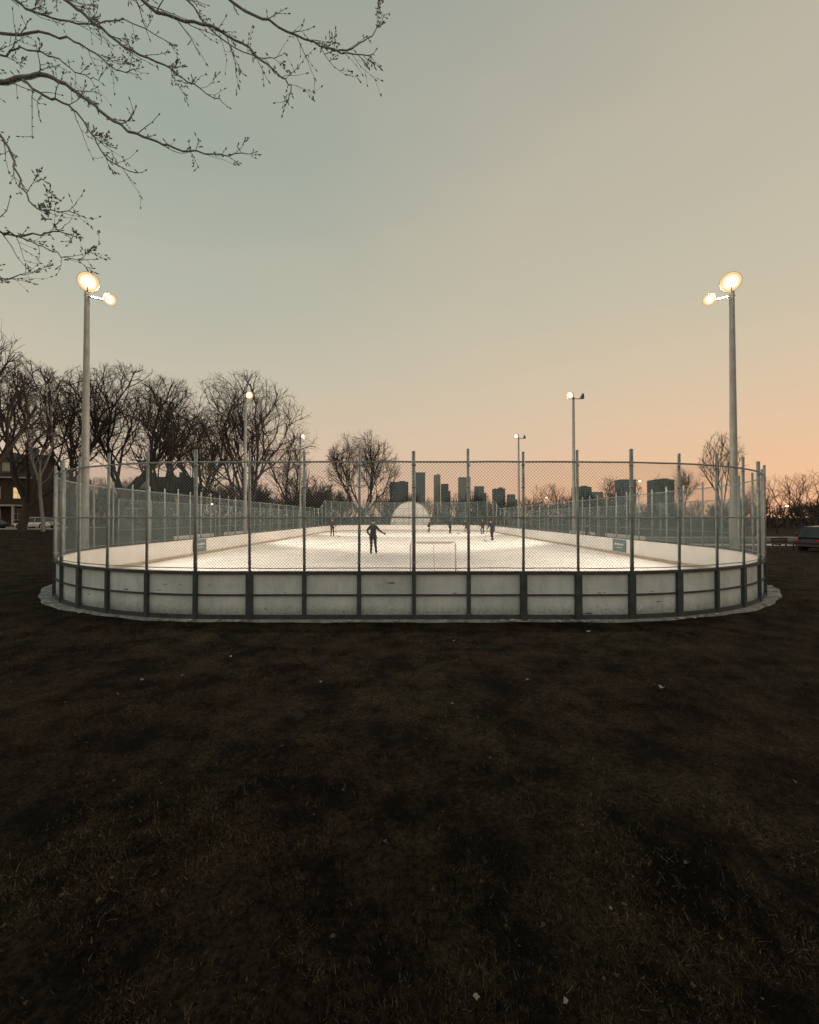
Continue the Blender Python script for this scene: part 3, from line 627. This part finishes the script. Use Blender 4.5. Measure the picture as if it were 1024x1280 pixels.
for (x0,x1,ty,D,mm,st) in [(488,511,603,640,W4,0),(517,532,592,620,W1,1),(543,551,594,700,W2,0),(552,561,605,690,W4,2),(574,588,598,650,W2,1),(594,605,608,700,W1,2),(617,631,611,600,W4,0),(635,644,618,650,W1,2),(718,737,609,600,W4,0),(738,752,615,640,W2,2),(773,792,601,560,W1,1),(815,838,600,560,W4,0),(402,416,615,600,W2,0)]:
    s=F/D; w=(x1-x0)/s; H=(HY-ty)/s+HC; x=((x0+x1)/2-512.5)/s
    e=empty('office_tower',(x,D,0)); b=MB()
    b.box((0,0,H/2),(w,w*.8,H),0)
    if st==0: b.box((w*.18,0,H+1.0),(w*.35,w*.3,2.0),1)
    if st==1: b.box((-w*.28,-w*.45,H*.36),(w*.5,w*.12,H*.72),0); b.box((0,0,H+.6),(w*1.02,w*.82,1.2),1)
    if st==2: b.box((w*.62,0,H*.4),(w*.3,w*.7,H*.8),0)
    b.box((0,0,5),(w*1.5,w*1.3,10),0)
    b.build('tower',[mm,W3],e)
# ------------------------------------------------------------ dome shelter
e=empty('white_dome_shelter',(0.2,76,0)); b=MB()
nu=20; nv=8
def dp(i,j):
    a=math.pi*j/nu; t=i/nv; return Vector((-3.75*math.cos(a), t*7, 5.3*math.sin(a)**.75))
for i in range(nv):
    for j in range(nu):
        b.quad(dp(i,j),dp(i,j+1),dp(i+1,j+1),dp(i+1,j),0)
fr=[dp(0,j) for j in range(nu+1)]; b.poly([p+Vector((0,.05,0)) for p in fr],0)
b.tube(fr,.07,6,1)
for z in(1.4,2.8,4.0):
    w=3.75*math.sqrt(max(0,1-(z/5.3)**2.6)); b.box((0,0,z),(w*2,.04,.05),1)
for x in(-1.3,1.3): b.box((x,-.01,1.9),(.05,.05,3.8),1)
b.build('shell',[mat('white_fabric',(.88,.85,.80),.6,.05),mat('seam_grey',(.4,.4,.38),.6)],e)
# ------------------------------------------------------------ house
def house(x,y,z,w,d,h,rh,rz,seed):
    rn=random.Random(seed); e=empty('brick_house',(x,y,z),rz); b=MB()
    b.box((0,0,h/2),(w,d,h),0)
    for s in(-1,1): b.poly([(s*w/2,-d/2,h),(s*w/2,d/2,h),(s*w/2,0,h+rh)][::s],0)
    b.build('walls',[mat('dark_brick',(.05,.034,.028),.9,.3,8)],e)
    r=MB(); o=.5
    for s in(-1,1): 
        r.quad((-w/2-o,s*(d/2+o),h-.3),(w/2+o,s*(d/2+o),h-.3),(w/2+o,0,h+rh+.08),(-w/2-o,0,h+rh+.08),0)
        r.box((0,s*(d/2+o),h-.38),(w+2*o,.12,.18),1)
    r.box((w*.3,.5,h+rh),(.9,.7,2.2),2)
    for gx in(-w*.22,w*.24):
        r.box((gx,-d/2+1.1,h+1.1),(2.4,1.8,2.0),2)
        r.poly([(gx-1.5,-d/2,h+1.9),(gx+1.5,-d/2,h+1.9),(gx,-d/2,h+3.4)],2)
        r.quad((gx-1.6,-d/2-.1,h+1.9),(gx-1.6,-d/2+3.,h+1.9),(gx,-d/2+3.,h+3.5),(gx,-d/2-.1,h+3.5),0); r.quad((gx+1.6,-d/2-.1,h+1.9),(gx+1.6,-d/2+3.,h+1.9),(gx,-d/2+3.,h+3.5),(gx,-d/2-.1,h+3.5),0)
        r.box((gx,-d/2+.18,h+1.2),(1.2,.06,1.3),1)
    r.build('roof',[mat('slate_roof',(.03,.03,.033),.8,.3,6),mat('trim_white',(.4,.38,.36),.6,.1),mat('gable_wall',(.09,.08,.07),.8)],e)
    wn=MB()
    for fl in range(2):
        for k in range(4):
            wx=-w/2+w*(k+.5)/4; wz=1.9+fl*3.1
            wn.box((wx,-d/2-.02,wz),(1.3,.1,1.7),0); wn.box((wx,-d/2-.09,wz),(1.1,.03,1.5),1 if rn.random()<.75 else 2); wn.box((wx,-d/2-.115,wz),(.05,.02,1.5),0); wn.box((wx,-d/2-.117,wz+.1),(1.1,.02,.05),0)
    wn.box((0,-d/2-1.3,3.15),(w*.95,2.5,.22),0); 
    for k in range(5): wn.box((-w*.44+w*.88*k/4,-d/2-2.4,1.55),(.22,.22,3.0),0)
    wn.box((0,-d/2-1.3,.2),(w*.95,2.5,.4),3); wn.box((w*.1,-d/2-.13,1.4),(1.0,.06,2.1),3)
    wn.build('windows_porch_and_door',[mat('white_trim',(.42,.41,.39),.6,.1),mat('dark_glass',(.03,.035,.04),.15,.1),mat('lit_window',(.8,.6,.4),.4,.1,emit=(1,.62,.3),estr=.6),mat('porch_wood',(.08,.07,.05),.8)],e)
house(-62,63,.9,11,9,7.6,3.6,.25,1); house(-78,66,.9,12,9,7.2,3.6,.2,2); house(-50,84,.9,10,9,6.5,3.2,.15,3)
# ------------------------------------------------------------ cars
M_tyre=mat('tyre',(.02,.02,.02),.8); M_rim=mat('rim',(.4,.4,.4),.3,.1,metal=.8); M_glass=mat('car_glass',(.02,.025,.03),.08,.1)
M_hl=mat('headlamp',(.7,.7,.7),.1,.05); M_tl=mat('tail_lamp',(.35,.02,.02),.2,.05); M_blk=mat('black_plastic',(.02,.02,.02),.6)
def car(x,y,z,rz,col,suv=False):
    e=empty('parked_suv' if suv else 'parked_car',(x,y,z),rz); Lh=4.6; hw=.9; hh=1.72 if suv else 1.45
    bl=.98 if suv else .88
    st=[(-2.3,.62,.72),(-2.22,.78,.84),(-1.9,bl-.02,.89),(-1.2,bl,hw),(0,bl,hw),(.8,bl-.01,hw),(1.3,bl-.08,.89),(1.95,bl-.17,.86),(2.2,.68,.8),(2.3,.55,.68)]
    b=MB(); rings=[]
    for (sx,bz,w) in st:
        lo=.24 if abs(sx)<2.2 else .36
        prof=[(-w*.9,lo),(-w,lo+.12),(-w*1.01,.6*bz+.1),(-w*.97,bz-.06),(-w*.86,bz),(0,bz+.025),(w*.86,bz),(w*.97,bz-.06),(w*1.01,.6*bz+.1),(w,lo+.12),(w*.9,lo)]
        rings.append(len(b.v)); b.v+=[(sx,p[0],p[1]) for p in prof]
    k=11
    for i in range(len(rings)-1):
        for j in range(k):
            a=rings[i]+j; c=rings[i]+(j+1)%k; d=rings[i+1]+j; g=rings[i+1]+(j+1)%k
            b.f.append((a,d,g,c)); b.m.append(0); b.sm.append(True)
    b.f.append(tuple(rings[0]+j for j in range(k))); b.m.append(0); b.sm.append(False)
    b.f.append(tuple(rings[-1]+j for j in range(k-1,-1,-1))); b.m.append(0); b.sm.append(False)
    if suv: g=[(-2.1,bl-.02),(-1.85,hh-.06),(.35,hh),(1.05,bl-.04)]
    else: g=[(-1.75,bl-.02),(-1.1,hh-.05),(.15,hh),(1.05,bl-.04)]
    wb,wt=.84,.66
    def gp(i,s): return Vector((g[i][0],s*(wb if i in(0,3) else wt),g[i][1]))
    for s in(-1,1): b.poly([gp(0,s),gp(1,s),gp(2,s),gp(3,s)][::s],1)
    b.quad(gp(0,-1),gp(0,1),gp(1,1),gp(1,-1),1); b.quad(gp(2,-1),gp(2,1),gp(3,1),gp(3,-1),1)
    rz_=Vector((0,0,.03)); b.quad(gp(1,-1)+rz_,gp(1,1)+rz_,gp(2,1)+rz_,gp(2,-1)+rz_,0)
    for s in(-1,1):
        for i,j in((0,1),(1,2),(2,3)): b.tube([gp(i,s)+rz_*.5,gp(j,s)+rz_*.5],.04,6,0)
        for xx in(-.35,)+((-1.3,) if suv else ()): b.tube([(xx,s*wb*.99,bl),(xx-.03,s*wt,hh-.03)],.035,5,0)
        b.box((.85,s*.98,bl+.08),(.12,.16,.12),0)
        b.box((2.22,s*.6,.66),(.1,.3,.12),3); b.box((-2.27,s*.62,.76),(.08,.26,.14),4)
        for xx in(-1.4,1.42):
            b.tube([(xx,s*.70,.33),(xx,s*.915,.33)],.40,18,5); b.tube([(xx,s*.70,.33),(xx,s*.93,.33)],.335,18,2)
            b.tube([(xx,s*.90,.33),(xx,s*.94,.33)],.2,12,6)
        b.box((-.3,s*.915,.55),(.012,.01,.6),5)
    b.box((2.29,0,.45),(.08,1.3,.2),5); b.box((-2.3,0,.42),(.08,1.4,.16),5)
    b.build('bodywork',[mat('car_paint',col,.25,.05),M_glass,M_tyre,M_hl,M_tl,M_blk,M_rim],e)
rd=mat('asphalt',(.05,.05,.05),.9,.3,6,.3); wt=mat('road_paint',(.7,.7,.68),.7,.2); fp=mat('snowy_path',(.30,.29,.28),.8,col2=(.6,.6,.6),scale=1.2)
b=MB(); b.quad((-400,50,.906),(-42,50,.906),(-42,57,.906),(-400,57,.906),0)
b.box((-221,57.15,.96),(358,.3,.13),1); b.box((-221,49.85,.96),(358,.3,.13),1)
for i in range(40): b.quad((-44-i*6,53.4,.911),(-47-i*6,53.4,.911),(-47-i*6,53.55,.911),(-44-i*6,53.55,.911),2)
b.build('road',[rd,fp,wt])
b=MB(); b.quad((24,40,.006),(400,40,.006),(400,47,.006),(24,47,.006),0); b.box((212,47.15,.06),(376,.3,.13),1)
for i in range(40): b.quad((26+i*6,43.5,.012),(29+i*6,43.5,.012),(29+i*6,43.65,.012),(26+i*6,43.65,.012),2)
b.build('road',[rd,fp,wt])
b=MB(); b.quad((20,34,.006),(300,34,.006),(300,36.4,.006),(20,36.4,.006),0); b.build('footpath',[fp])
car(-46.8,51.6,.91,math.pi,(.75,.75,.73)); car(-53.5,51.7,.91,math.pi,(.08,.08,.1))
car(29.4,28.6,0,.25,(.015,.015,.018),True); car(42.5,42,.006,0,(.12,.12,.14))
e=empty('park_bench',(26.9,29.5,0),.3); b=MB()
for k in range(3): b.box((0,-.16+k*.16,.45),(1.7,.13,.04),0)
for k in range(2): b.box((0,.3,.62+k*.18),(1.7,.04,.13),0)
for s in(-.7,.7): b.box((s,-.18,.22),(.06,.06,.44),1); b.box((s,.3,.4),(.06,.06,.8),1); b.box((s,.05,.4),(.06,.5,.05),1)
b.build('slats_and_frame',[mat('bench_slats',(.06,.045,.03),.7),M_frame],e)
# ------------------------------------------------------------ street lamps
for (px,D,h) in((793,80,9.4),(679,110,7.7),(262,75,4.0),(190,85,3.4),(972,60,4)):
    x=(px-512.5)/F*D; e=empty('street_lamp',(x,D,float(hgt(np.array(x),np.array(D))))); b=MB()
    b.tube([(0,0,0),(0,0,h)],[.09,.06],8,0); b.tube([(0,0,h),(.3,-.3,h+.15),(.7,-.6,h+.1)],.035,6,0); b.ball((.8,-.65,h+.08),(.3,.2,.09),0); b.ball((.8,-.68,h),(.2,.17,.1),1)
    b.build('post_and_lamp',[M_frame,mat('sodium_lamp',(1,.7,.4),.4,.05,emit=(1,.6,.28),estr=14)],e)
